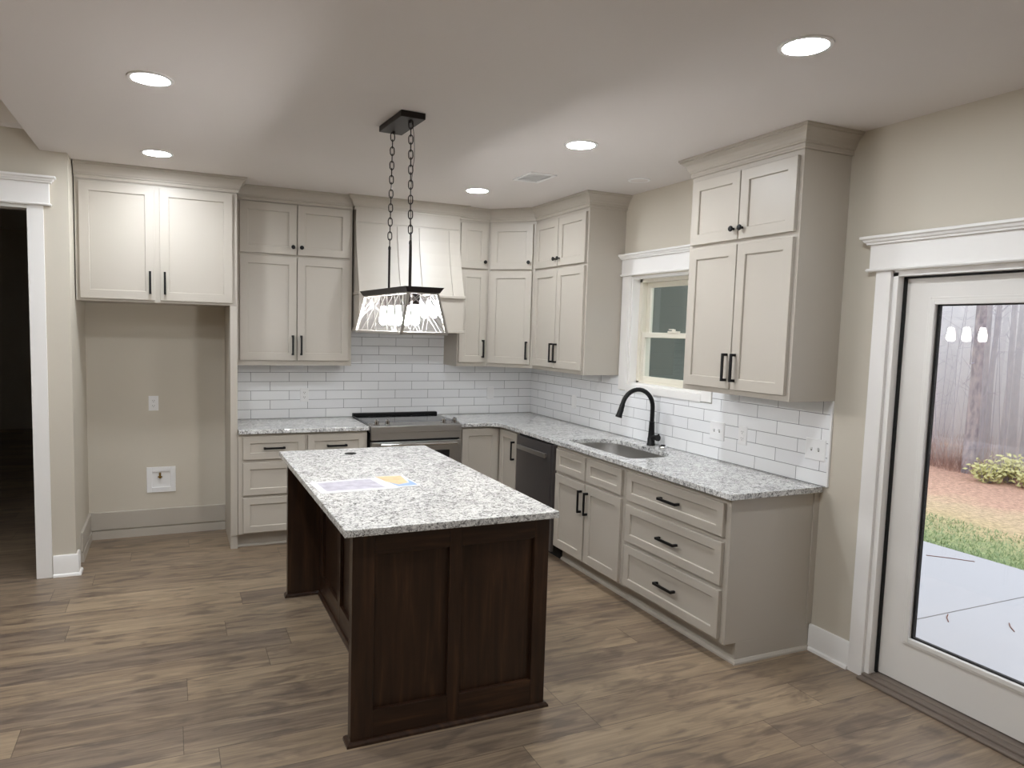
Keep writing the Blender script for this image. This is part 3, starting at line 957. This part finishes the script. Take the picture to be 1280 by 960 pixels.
MB().box(-101.0, -65.9, -67.0, -65.4, 0, 34.75).build('end_panel', M['wood'], t_)
kb = MB().box(-92.3, -91.9, -133.0, -67.0, 0, 34.75).build('knee_panel', M['wood'], t_)
FL = Face((-92.3, 0, 0), (0, -1, 0), (-1, 0, 0))
framed(FL, 67, 133, 0, 34.75, ((67.0, 70.0), (87.5, 90.0), (109, 111.5), (130, 133)), 5.3, 3.6, 0, 0.75, kb, 'panel_frame')
FR = Face((-66.6, 0, 0), (0, 1, 0), (1, 0, 0))
for i in range(4):
    shaker(FR, -132.6 + i * 16.4, -132.6 + i * 16.4 + 15.9, 4.6, 34.2, 'door', t_, M['wood'], t=0.75)
PS = [(0, 0), (0.7, 0), (0.65, 0.4), (0.35, 0.75), (0, 0.8)]
MB().sweep([(-93.05, -133.0), (-101.0, -133.0), (-101.0, -134.85), (-65.9, -134.85), (-65.9, -133.2)], PS, 1 if False else 1).build('shoe_molding', M['wood'], t_)
MB().sweep([(-93.05, -67.0), (-93.05, -133.0)], PS, 1).build('shoe_molding', M['wood'], t_)
MB().sweep([(-101.0, -65.4), (-101.0, -67.0), (-93.05, -67.0)], PS, 1).build('shoe_molding', M['wood'], t_)
hole = [(-86.6 + 1.25 * math.cos(a * math.pi / 12), -71.1 + 1.25 * math.sin(a * math.pi / 12)) for a in range(24)]
tag(MB().prism([(-102.6, -136.5), (-64.9, -136.5), (-64.9, -63.5), (-102.6, -63.5)], 34.75, 36).build('countertop', M['granite'], None, bevel=0.14),
    'speckled granite slab on the dark wooden island', 'countertop', 'granite countertops')
t_ = thing('pop_up_outlet', (-86.6, -71.1, 36), 'round black pop-up outlet cap set in the island counter', 'outlet')
MB().lathe((-86.6, -71.1, 36), [(1.45, 0), (1.45, 0.08), (1.2, 0.12)], 28).build('rim', M['black'], t_, smooth=True)
MB().lathe((-86.6, -71.1, 36.0), [(1.2, 0.02), (1.2, 0.1), (0.05, 0.1)], 28).build('cap', M['black'], t_, smooth=True)
# brochure
t_ = thing('brochure', (-91.7, -106, 36), 'open brochure with a photo page and a map page lying on the island', 'brochure')
def sheet(pts, z0, z1):
    return MB().prism(pts, z0, z1)
pg = sheet([(-101.9, -101.5), (-88.2, -100.3), (-86.0, -110.9), (-101.3, -111.4)], 36.0, 36.05).build('page', M['paper'], t_)
sheet([(-100.6, -102.3), (-89.6, -101.5), (-88.6, -109.6), (-100.1, -110.0)], 36.05, 36.06).build('picture', M['photo'], pg)
pg = sheet([(-88.5, -99.4), (-82.2, -100.0), (-81.6, -110.4), (-86.4, -110.7)], 36.06, 36.11).build('page', M['paper'], t_)
sheet([(-88.2, -99.8), (-82.7, -100.4), (-83.2, -107.0), (-85.6, -108.2), (-87.2, -105.0)], 36.11, 36.12).build('map_print', M['map'], pg)
sheet([(-87.0, -105.5), (-85.5, -108.4), (-83.0, -107.2), (-82.3, -103.0), (-82.0, -109.6), (-86.0, -109.8)], 36.11, 36.12).build('map_water', M['mapblue'], pg)

# ---------------------------------------------------------------- pendant
PC = V3((-84.1, -101.4, 0))
th_ = 0.056
ca, sa = math.cos(th_), math.sin(th_)
def L2(w_, l_, z):
    return V3((PC.x + w_ * ca - l_ * sa, PC.y + w_ * sa + l_ * ca, z))
t_ = thing('pendant_light', (-84.1, -101.4, 66.2), 'black rectangular lantern pendant with glowing bulbs hanging over the island', 'pendant light')
b = MB()
rc = lambda w_, l_, z: [L2(-w_, -l_, z), L2(w_, -l_, z), L2(w_, l_, z), L2(-w_, l_, z)]
b.loft([rc(2.5, 6.6, 107.4), rc(2.5, 6.6, H - 0.01)])
for s in (-1, 1):
    b.lathe(L2(0, s * 4.6, 107.4), [(0.3, 0), (0.3, -0.5), (0.05, -0.55)], 12)
b.build('canopy', M['iron'], t_, bevel=0.1)
for s in (-1, 1):
    top, bot = L2(0, s * 5.2, 107.2), L2(0, s * 6.1, 84.2)
    b = MB()
    n = 16
    for i in range(n):
        c_ = top.lerp(bot, (i + 0.5) / n)
        ang = (i % 2) * math.pi / 2 - 0.29
        dx, dy = math.cos(ang), math.sin(ang)
        hl, hw = 0.66, 0.42
        lp = []
        for a in range(14):
            q = 2 * math.pi * a / 14
            lp.append(c_ + V3((dx * hw * math.cos(q), dy * hw * math.cos(q), hl * math.sin(q) + (0.22 if math.sin(q) > 0 else -0.22))))
        b.tube(lp, 0.11, 6, False, True)
    b.build('chain', M['iron'], t_, smooth=True)
    MB().cyl(L2(0, s * 6.1, 75.0), L2(0, s * 6.1, 83.6), 0.24, 12).lathe(L2(0, s * 6.1, 83.5), [(0.3, 0), (0.3, 0.5), (0.12, 0.8)], 10).build('rod', M['iron'], t_, smooth=True)
wire = [L2(0.2, -5.0, 107.3)]
for i in range(1, 30):
    f_ = i / 29
    wire.append(L2(0.25 + 0.5 * math.sin(f_ * 9) * (1 - f_), -5.2 - 0.9 * f_ - (0.6 * math.sin(f_ * 3.14) if i < 8 else 0.1), 107.3 - 31.8 * f_))
wire.append(L2(0.3, -6.3, 75.2))
MB().tube(wire, 0.06, 6).build('wire', M['black'], t_, smooth=True)
MB().loft([rc(2.9, 13.2, 73.9), rc(3.3, 13.6, 73.9), rc(3.9, 14.2, 74.9), rc(3.6, 13.9, 74.9), rc(3.4, 13.7, 74.5)]).build('top_plate', M['iron'], t_)
tw, tl, bw, bl, zt, zb_ = 2.9, 13.2, 4.55, 14.25, 73.9, 66.2
b = MB()
def bar(p, q, s):
    b.tube([p, q], s * 0.7, 4)
tc, bc = rc(tw, tl, zt), rc(bw, bl, zb_)
for i in range(4):
    bar(tc[i], bc[i], 0.52)
    bar(tc[i], tc[(i + 1) % 4], 0.5)
    bar(bc[i], bc[(i + 1) % 4], 0.52)
b.build('frame', M['nickel'], t_)
rnd = random.Random(3)
for i in range(4):
    a, c_, d_, e_ = tc[i], tc[(i + 1) % 4], bc[(i + 1) % 4], bc[i]
    cen = PC + V3((0, 0, 70))
    nrm = (c_ - a).cross(e_ - a).normalized()
    if nrm.dot((a + c_) / 2 - cen) < 0: nrm = -nrm
    k = 0.04
    g_ = MB()
    g_.loft([[a + nrm * -k, c_ + nrm * -k, d_ + nrm * -k, e_ + nrm * -k], [a + nrm * k, c_ + nrm * k, d_ + nrm * k, e_ + nrm * k]])
    gl = g_.build('glass_panel', M['pglass'], t_)
    P_ = lambda u, v: (a.lerp(c_, u)).lerp(e_.lerp(d_, u), v) + nrm * 0.08
    ln = MB()
    wide = (c_ - a).length
    cnt = 4 if wide < 12 else 7
    for q in range(cnt):
        u0 = (q + rnd.random()) / cnt
        for sgn in (-1, 1):
            sl_ = rnd.uniform(0.5, 1.1) * 7.5 / wide * sgn
            u1 = u0 + sl_
            v1 = 1.0
            if u1 > 1: v1 = (1 - u0) / sl_; u1 = 1
            if u1 < 0: v1 = -u0 / sl_; u1 = 0
            if v1 > 0.15:
                pa_, pb_ = P_(u0, 0.02), P_(u1, v1 * 0.98)
                wd_ = nrm.cross(pb_ - pa_).normalized() * 0.16
                ln.obox(pa_ - wd_ / 2, pb_ - pa_, wd_, nrm * 0.05)
    ln.build('lattice_lines', M['wire'], gl)
for i in range(5):
    l_ = -9.6 + i * 4.8
    sk = MB().lathe(L2(0, l_, 71.7), [(0.72, 0), (0.72, 2.0), (0.5, 2.3)], 14).build('socket', M['iron'], t_, smooth=True)
    MB().lathe(L2(0, l_, 67.7), [(0.1, 0), (0.4, 0.12), (0.68, 0.45), (0.78, 0.95), (0.74, 1.6), (0.58, 2.5), (0.42, 3.3), (0.4, 4.0)], 16).build('bulb', M['bulb'], sk, smooth=True)

# ---------------------------------------------------------------- ceiling fixtures
def can(x_, y_, label):
    t_ = thing('recessed_light', (x_, y_, H), label, 'ceiling light', 'lit recessed ceiling lights')
    MB().lathe((x_, y_, H), [(3.75, 0), (3.7, -0.18), (3.2, -0.25), (3.05, -0.2), (3.05, 0)], 40).build('trim_ring', M['plate'], t_, smooth=True)
    n = 36
    MB().quad(*[(x_ + 3.05 * math.cos(-2 * math.pi * j / n), y_ + 3.05 * math.sin(-2 * math.pi * j / n), H - 0.22) for j in range(n)]).build('lens', M['lens'], t_, fixn=False)
    return t_
c0 = can(-129.5, -103.6, 'larger lit recessed ceiling light at upper left, nearer of the two there')
dup(c0, (-129.5, -44.5, H), 'lit recessed ceiling light above the refrigerator alcove cabinet')
dup(c0, (-44.0, -164.6, H), 'largest lit recessed ceiling light, nearest the patio door')
dup(c0, (-43.4, -103.0, H), 'lit recessed ceiling light between the pendant canopy and the window cabinets')
dup(c0, (-42.9, -43.4, H), 'lit recessed ceiling light near the range hood, farthest from the camera')
dup(c0, (-129.5, -164.6, H), 'lit recessed ceiling light behind the one at upper left')
for x_, y_ in ((-205, -85), (-205, -185), (-275, -85), (-275, -185), (-205, -285), (-129.5, -300)):  # out-of-view fill lights, added to raise the ambient level
    z_ = HC if x_ < XS else H
    dup(c0, (x_, y_, z_), 'unseen recessed ceiling light added for ambient fill')
t_ = thing('smoke_detector', (-10.9, -79.6, H), 'small round unlit white disc on the ceiling above the sink', 'ceiling disc')
MB().lathe((-10.9, -79.6, H), [(3.0, 0), (2.95, -0.2), (2.4, -0.3), (2.3, -0.2)], 32).build('rim', M['plate'], t_, smooth=True)
MB().lathe((-10.9, -79.6, H), [(2.3, 0), (2.3, -0.22), (0.1, -0.22)], 32).build('cover', M['ceil'], t_, smooth=True)
# vent: 12 x 6 register
t_ = thing('ceiling_vent', (-36.7, -68.2, H), 'white rectangular air vent in the ceiling', 'vent')
vx0, vx1, vy0, vy1 = -40.6, -32.8, -73.6, -62.8
b = MB()
b.box(vx0, vx1, vy0, vy0 + 1, H - 0.3, H); b.box(vx0, vx1, vy1 - 1, vy1, H - 0.3, H)
b.box(vx0, vx0 + 1, vy0 + 1, vy1 - 1, H - 0.3, H); b.box(vx1 - 1, vx1, vy0 + 1, vy1 - 1, H - 0.3, H)
b.build('frame', M['plate'], t_, bevel=0.05)
MB().box(vx0 + 0.9, vx1 - 0.9, vy0 + 0.9, vy1 - 0.9, H - 0.06, H).build('backing', M['plate'], t_)
b = MB()
for i in range(9):
    x_ = vx0 + 1.2 + i * 0.68
    b.obox((x_, vy0 + 1, H - 0.32), (0.55, 0, 0.12), (0, vy1 - vy0 - 2, 0), (0.02, 0, 0.05))
b.build('louvers', M['plate'], t_)

# ---------------------------------------------------------------- wall plates
def plate_dup(F, u, v, n0, label, kind, mt='plate', group='white wall plates'):
    gang = 2 if kind == 'switch2' else 1
    w_ = 1.4 if gang == 1 else 2.6
    nm = 'light_switch' if kind == 'switch2' else 'outlet'
    t_ = thing(nm, F.p(u, v - 2.3, n0), label, 'switch' if kind == 'switch2' else 'outlet', group)
    b = MB()
    R = lambda i, n: [F.p(u - w_ + i, v - 2.3 + i, n), F.p(u + w_ - i, v - 2.3 + i, n), F.p(u + w_ - i, v + 2.3 - i, n), F.p(u - w_ + i, v + 2.3 - i, n)]
    b.loft([R(0, n0), R(0, n0 + 0.1), R(0.12, n0 + 0.2)])
    b.build('cover_plate', M[mt], t_)
    if kind == 'duplex':
        for s in (-1, 1):
            r = MB().lathe(F.p(u, v + s * 0.78, n0 + 0.19), [(0.66, 0), (0.66, 0.08), (0.6, 0.1)], 20, F.N).build('receptacle', M['plate'], t_)
            b = MB()
            F.box(b, u - 0.32, u - 0.2, v + s * 0.78 - 0.05, v + s * 0.78 + 0.3, n0 + 0.28, n0 + 0.3)
            F.box(b, u + 0.2, u + 0.32, v + s * 0.78 - 0.05, v + s * 0.78 + 0.3, n0 + 0.28, n0 + 0.3)
            F.box(b, u - 0.1, u + 0.1, v + s * 0.78 - 0.4, v + s * 0.78 - 0.2, n0 + 0.28, n0 + 0.3)
            b.build('slots', M['slot'], r)
    elif kind == 'switch2':
        for s in (-1, 1):
            b = MB()
            F.box(b, u + s * 0.92 - 0.18, u + s * 0.92 + 0.18, v - 0.36, v + 0.36, n0 + 0.18, n0 + 0.24)
            g_ = b.build('toggle_slot', M['slot'], t_)
            b = MB()
            b.obox(F.p(u + s * 0.92 - 0.17, v - 0.1, n0 + 0.2), F.U * 0.34, V3((0, 0, 0.35)), F.N * 0.5 + V3((0, 0, 0.35)))
            b.build('toggle', M['plate'], g_)
    elif kind == 'decora':
        b = MB()
        F.box(b, u - 0.65, u + 0.65, v - 1.3, v + 1.3, n0 + 0.18, n0 + 0.26)
        b.build('rocker', M['plate'], t_, bevel=0.05)
    return t_
FB, FRW = BACK(-0.4), RIGHT(-0.4)
plate_dup(FB, -86.0, 43.8, 0, 'white outlet on the tile left of the range', 'duplex')
plate_dup(FB, -17.5, 43.7, 0, 'white outlet on the tile right of the range near the corner', 'decora')
plate_dup(FRW, 32.9, 43.5, 0, 'white outlet on the sink wall tile near the corner', 'decora')
plate_dup(FRW, 103.1, 43.4, 0, 'white double switch on the tile nearest the faucet', 'switch2')
plate_dup(FRW, 111.9, 43.5, 0, 'white outlet on the tile between the two double switches', 'duplex')
plate_dup(FRW, 133.2, 43.6, 0, 'white double switch at the end of the tile beside the patio door', 'switch2')
plate_dup(BACK(0), -132.0, 41.7, 0, 'white outlet on the painted wall inside the refrigerator alcove', 'duplex')
# water supply box
t_ = thing('water_supply_box', (-130, 0, 13.5), 'white recessed water supply box low in the refrigerator alcove', 'water box')
F = BACK(0)
b = MB()
wu0, wu1, wv0, wv1 = -134.2, -125.9, 13.6, 21.6
for (a, c, p, q) in ((wu0, wu0 + 1.5, wv0, wv1), (wu1 - 1.5, wu1, wv0, wv1), (wu0 + 1.5, wu1 - 1.5, wv0, wv0 + 1.6), (wu0 + 1.5, wu1 - 1.5, wv1 - 1.5, wv1)):
    F.box(b, a, c, p, q, 0, 0.5)
b.build('frame', M['plate'], t_, bevel=0.1)
b = MB()
F.box(b, wu0 + 1.4, wu1 - 1.4, wv0 + 1.5, wv1 - 1.4, 0.01, 0.08)
b.build('back', M['plate'], t_)
b = MB().cyl((-130.4, -0.3, 18.0), (-130.4, -0.3, 19.8), 0.3, 10).cyl((-130.4, -0.3, 18.6), (-130.4, -1.0, 18.6), 0.25, 10)
b.box(-131.0, -129.8, -1.1, -0.9, 18.4, 18.8)
b.build('valve', M['brass'], t_)

# ---------------------------------------------------------------- outdoors
GZ = -6.0
struct(MB().box(6.0, 126.7, -330, -30, GZ - 5, GZ).build('patio', M['concrete']))
struct(MB().box(126.7, 1500, -900, 1500, GZ - 3, GZ - 0.6).build('ground', M['lawn']))
struct(MB().box(6.0, 126.7, -30, 1500, GZ - 3, GZ - 0.7).build('ground_side', M['lawn']))
b = MB().box(6, 57, -20, 40, -12, 130)
struct(b.build('house_wing', M['siding']))
b = MB().box(7, 126, -122.6, -122.2, GZ, GZ + 0.03)
struct(b.build('patio_joint', M['joint']))
# grass
rg = random.Random(5)
g = MB()
for i in range(9000):
    x_ = 126.9 + (rg.random() ** 1.8) * 45
    y_ = rg.uniform(-190, 30)
    h_ = rg.uniform(0.7, 1.7); a_ = rg.uniform(0, 6.28); w_ = rg.uniform(0.12, 0.25)
    lx, ly = rg.uniform(-1, 1), rg.uniform(-1, 1)
    p0 = V3((x_, y_, GZ - 0.6)); dv = V3((math.cos(a_) * w_, math.sin(a_) * w_, 0))
    g.quad(p0 - dv, p0 + dv, p0 + V3((lx, ly, h_)))
tag(g.build('grass', M['grass'], None, fixn=False), 'short green grass growing along the patio edge', 'grass', None, 'stuff')

def trunk_pts(x_, y_, hgt, lean, rr):
    pts, rad = [], []
    for i in range(9):
        f_ = i / 8
        pts.append((x_ + lean[0] * f_ + rr.uniform(-0.6, 0.6) * (i > 0), y_ + lean[1] * f_ + rr.uniform(-0.6, 0.6) * (i > 0), GZ - 0.8 + hgt * f_))
    return pts
def tree(x_, y_, r, hgt, lean, label, seed):
    rr = random.Random(seed)
    t_ = thing('pine_tree', (x_, y_, GZ - 0.6), label, 'tree', 'trees in the foggy woods')
    pts = trunk_pts(x_, y_, hgt, lean, rr)
    r *= 0.85
    rad = [r * 1.35, r * 1.0, r * 0.95, r * 0.9, r * 0.85, r * 0.8, r * 0.72, r * 0.6, r * 0.45]
    MB().tube(pts, rad, 12).build('trunk', M['bark'], t_, smooth=True)
    b = MB()
    for i in range(16):
        z_ = rr.uniform(0.08, 0.95)
        k = int(z_ * 8)
        p = V3(pts[k]).lerp(V3(pts[min(k + 1, 8)]), z_ * 8 - k)
        a_ = rr.uniform(0, 6.28); ln = rr.uniform(8, 18)
        q = p + V3((math.cos(a_) * ln * 0.5, math.sin(a_) * ln * 0.5, rr.uniform(-4, 14)))
        e_ = p + V3((math.cos(a_ + 0.3) * ln, math.sin(a_ + 0.3) * ln, rr.uniform(-10, 24)))
        b.tube([p, q, e_], [0.45, 0.3, 0.1], 5)
        for _ in range(3):
            f_ = q.lerp(e_, rr.random())
            b.tube([f_, f_ + V3((rr.uniform(-8, 8), rr.uniform(-8, 8), rr.uniform(-6, 10)))], [0.2, 0.08], 4)
    b.build('branches', M['twig'], t_)
    return t_
TREES = [(289, 12, 3.3, 420, (0, 0), 'pine trunk nearest the house, thickest through the door glass'),
         (316, 24, 2.0, 420, (4, 3), 'slim pine trunk standing just right of the thickest one'),
         (330, 28, 1.7, 420, (5, 0), 'slim leaning pine trunk above the smaller yellow shrub'),
         (344, 27, 1.8, 420, (4, 2), 'slim pine trunk above the larger yellow shrub, left of a thicker one'),
         (354, 27, 2.3, 420, (3, 2), 'grey pine trunk rising behind the right side of the larger yellow shrub'),
         (359, 23, 2.0, 420, (3, 0), 'grey pine trunk at the right edge of the photo')]
for i, (x_, y_, r, h_, l_, lb) in enumerate(TREES):
    tree(x_, y_, r, h_, l_, lb, 20 + i)
rt = random.Random(11)
far = []
while len(far) < 9:
    x_ = rt.uniform(385, 470)
    y_ = rt.uniform(-60, 190) * x_ / 430
    if all(math.hypot(x_ - p_[0], y_ - p_[1]) > 45 for p_ in far):
        far.append((x_, y_))
for i, (x_, y_) in enumerate(far):
    o = tree(x_, y_, rt.uniform(2.0, 4.2), rt.uniform(380, 460), (rt.uniform(-6, 10), rt.uniform(-6, 6)), 'grey pine trunk standing far back in the foggy woods', 60 + i)
    o['group'] = 'far trees in the fog'
def shrub(x_, y_, rad, hgt, label, seed):
    rr = random.Random(seed)
    t_ = thing('shrub', (x_, y_, GZ - 0.6), label, 'shrub', 'yellow shrubs at the woods edge')
    b = MB()
    l = MB()
    for i in range(26):
        a_ = rr.uniform(0, 6.28); q = rr.random() ** 0.5 * rad
        e_ = V3((x_ + math.cos(a_) * q, y_ + math.sin(a_) * q, GZ + rr.uniform(0.45, 1.0) * hgt))
        b.tube([(x_ + math.cos(a_) * 1.5, y_ + math.sin(a_) * 1.5, GZ - 0.7), e_], [0.35, 0.12], 4)
        for _ in range(16):
            c_ = V3((x_, y_, GZ)).lerp(e_, rr.uniform(0.3, 1.02)) + V3((rr.gauss(0, 2.2), rr.gauss(0, 2.2), rr.gauss(0, 1.6)))
            d1 = V3((rr.uniform(-1, 1), rr.uniform(-1, 1), rr.uniform(-1, 1))).normalized() * 1.4
            d2 = d1.orthogonal().normalized() * 0.7
            l.quad(c_ - d1, c_ + d2, c_ + d1, c_ - d2)
    b.build('stems', M['twig'], t_)
    l.build('foliage', M['yleaf'], t_, fixn=False)
shrub(283, -13, 8, 14, 'larger yellow-green shrub at the edge of the woods', 1)
shrub(271, -9, 6.5, 9, 'smaller yellow-green shrub right of the thickest pine trunk', 2)
shrub(276, -28, 7, 9, 'yellow-green shrub cut by the right edge of the photo', 3)
u = MB()
ru = random.Random(9)
for i in range(150):
    x_ = ru.uniform(297, 400); y_ = ru.uniform(-110, 200) * x_ / 350
    h_ = ru.uniform(40, 190)
    p = V3((x_, y_, GZ - 0.7)); q = p + V3((ru.uniform(-12, 12), ru.uniform(-12, 12), h_))
    mid = p.lerp(q, 0.5) + V3((ru.uniform(-3, 3), ru.uniform(-3, 3), 0))
    u.tube([p, mid, q], [0.3, 0.2, 0.06], 3)
    for _ in range(9):
        f_ = mid.lerp(q, ru.random())
        e_ = f_ + V3((ru.uniform(-16, 16), ru.uniform(-16, 16), ru.uniform(-2, 14)))
        u.tube([f_, e_], [0.13, 0.05], 3)
tag(u.build('saplings', M['twig'], None, fixn=False), 'bare grey saplings and twigs filling the foggy woods', 'undergrowth', None, 'stuff')
u = MB()
for i in range(1600):
    x_ = ru.uniform(283, 330); y_ = ru.uniform(-60, 90)
    h_ = ru.uniform(2, 15) * (1.3 if y_ > 14 else 0.6)
    p = V3((x_, y_, GZ - 0.7)); q = p + V3((ru.uniform(-6, 6), ru.uniform(-6, 6), h_))
    u.tube([p, q], [0.16, 0.06], 3)
tag(u.build('brush', M['brush'], None, fixn=False), 'low reddish brown brush along the edge of the woods', 'undergrowth', None, 'stuff')
for i, (x_, y_, a_, lb) in enumerate(((115, -91, 2.3, 'longer dark pine twig lying near the far edge of the patio'),
                                      (62, -125, 0.6, 'short dark pine twig nearest the door on the patio'),
                                      (72, -135, 0.7, 'short dark pine twig at the right on the patio'))):
    L_ = 7 if i == 0 else 3
    tag(MB().tube([(x_ - math.cos(a_) * L_, y_ - math.sin(a_) * L_, GZ + 0.12), (x_, y_ + 0.4, GZ + 0.14), (x_ + math.cos(a_) * L_, y_ + math.sin(a_) * L_, GZ + 0.12)], 0.13, 5).build('twig', M['rleaf']), lb, 'twig', 'twigs on the patio')

fm = bpy.data.materials.new('morning_fog')
fm.use_nodes = True
fm.node_tree.nodes.clear()
fo = fm.node_tree.nodes.new('ShaderNodeOutputMaterial')
fv = fm.node_tree.nodes.new('ShaderNodeVolumeScatter')
fv.inputs['Color'].default_value = (0.95, 0.97, 1.0, 1)
fv.inputs['Density'].default_value = 0.50
fm.node_tree.links.new(fv.outputs[0], fo.inputs['Volume'])
tag(MB().box(293, 1490, -880, 1400, GZ - 0.5, 135).build('fog', fm), 'pale fog hanging among the trees of the woods', 'fog', None, 'stuff')
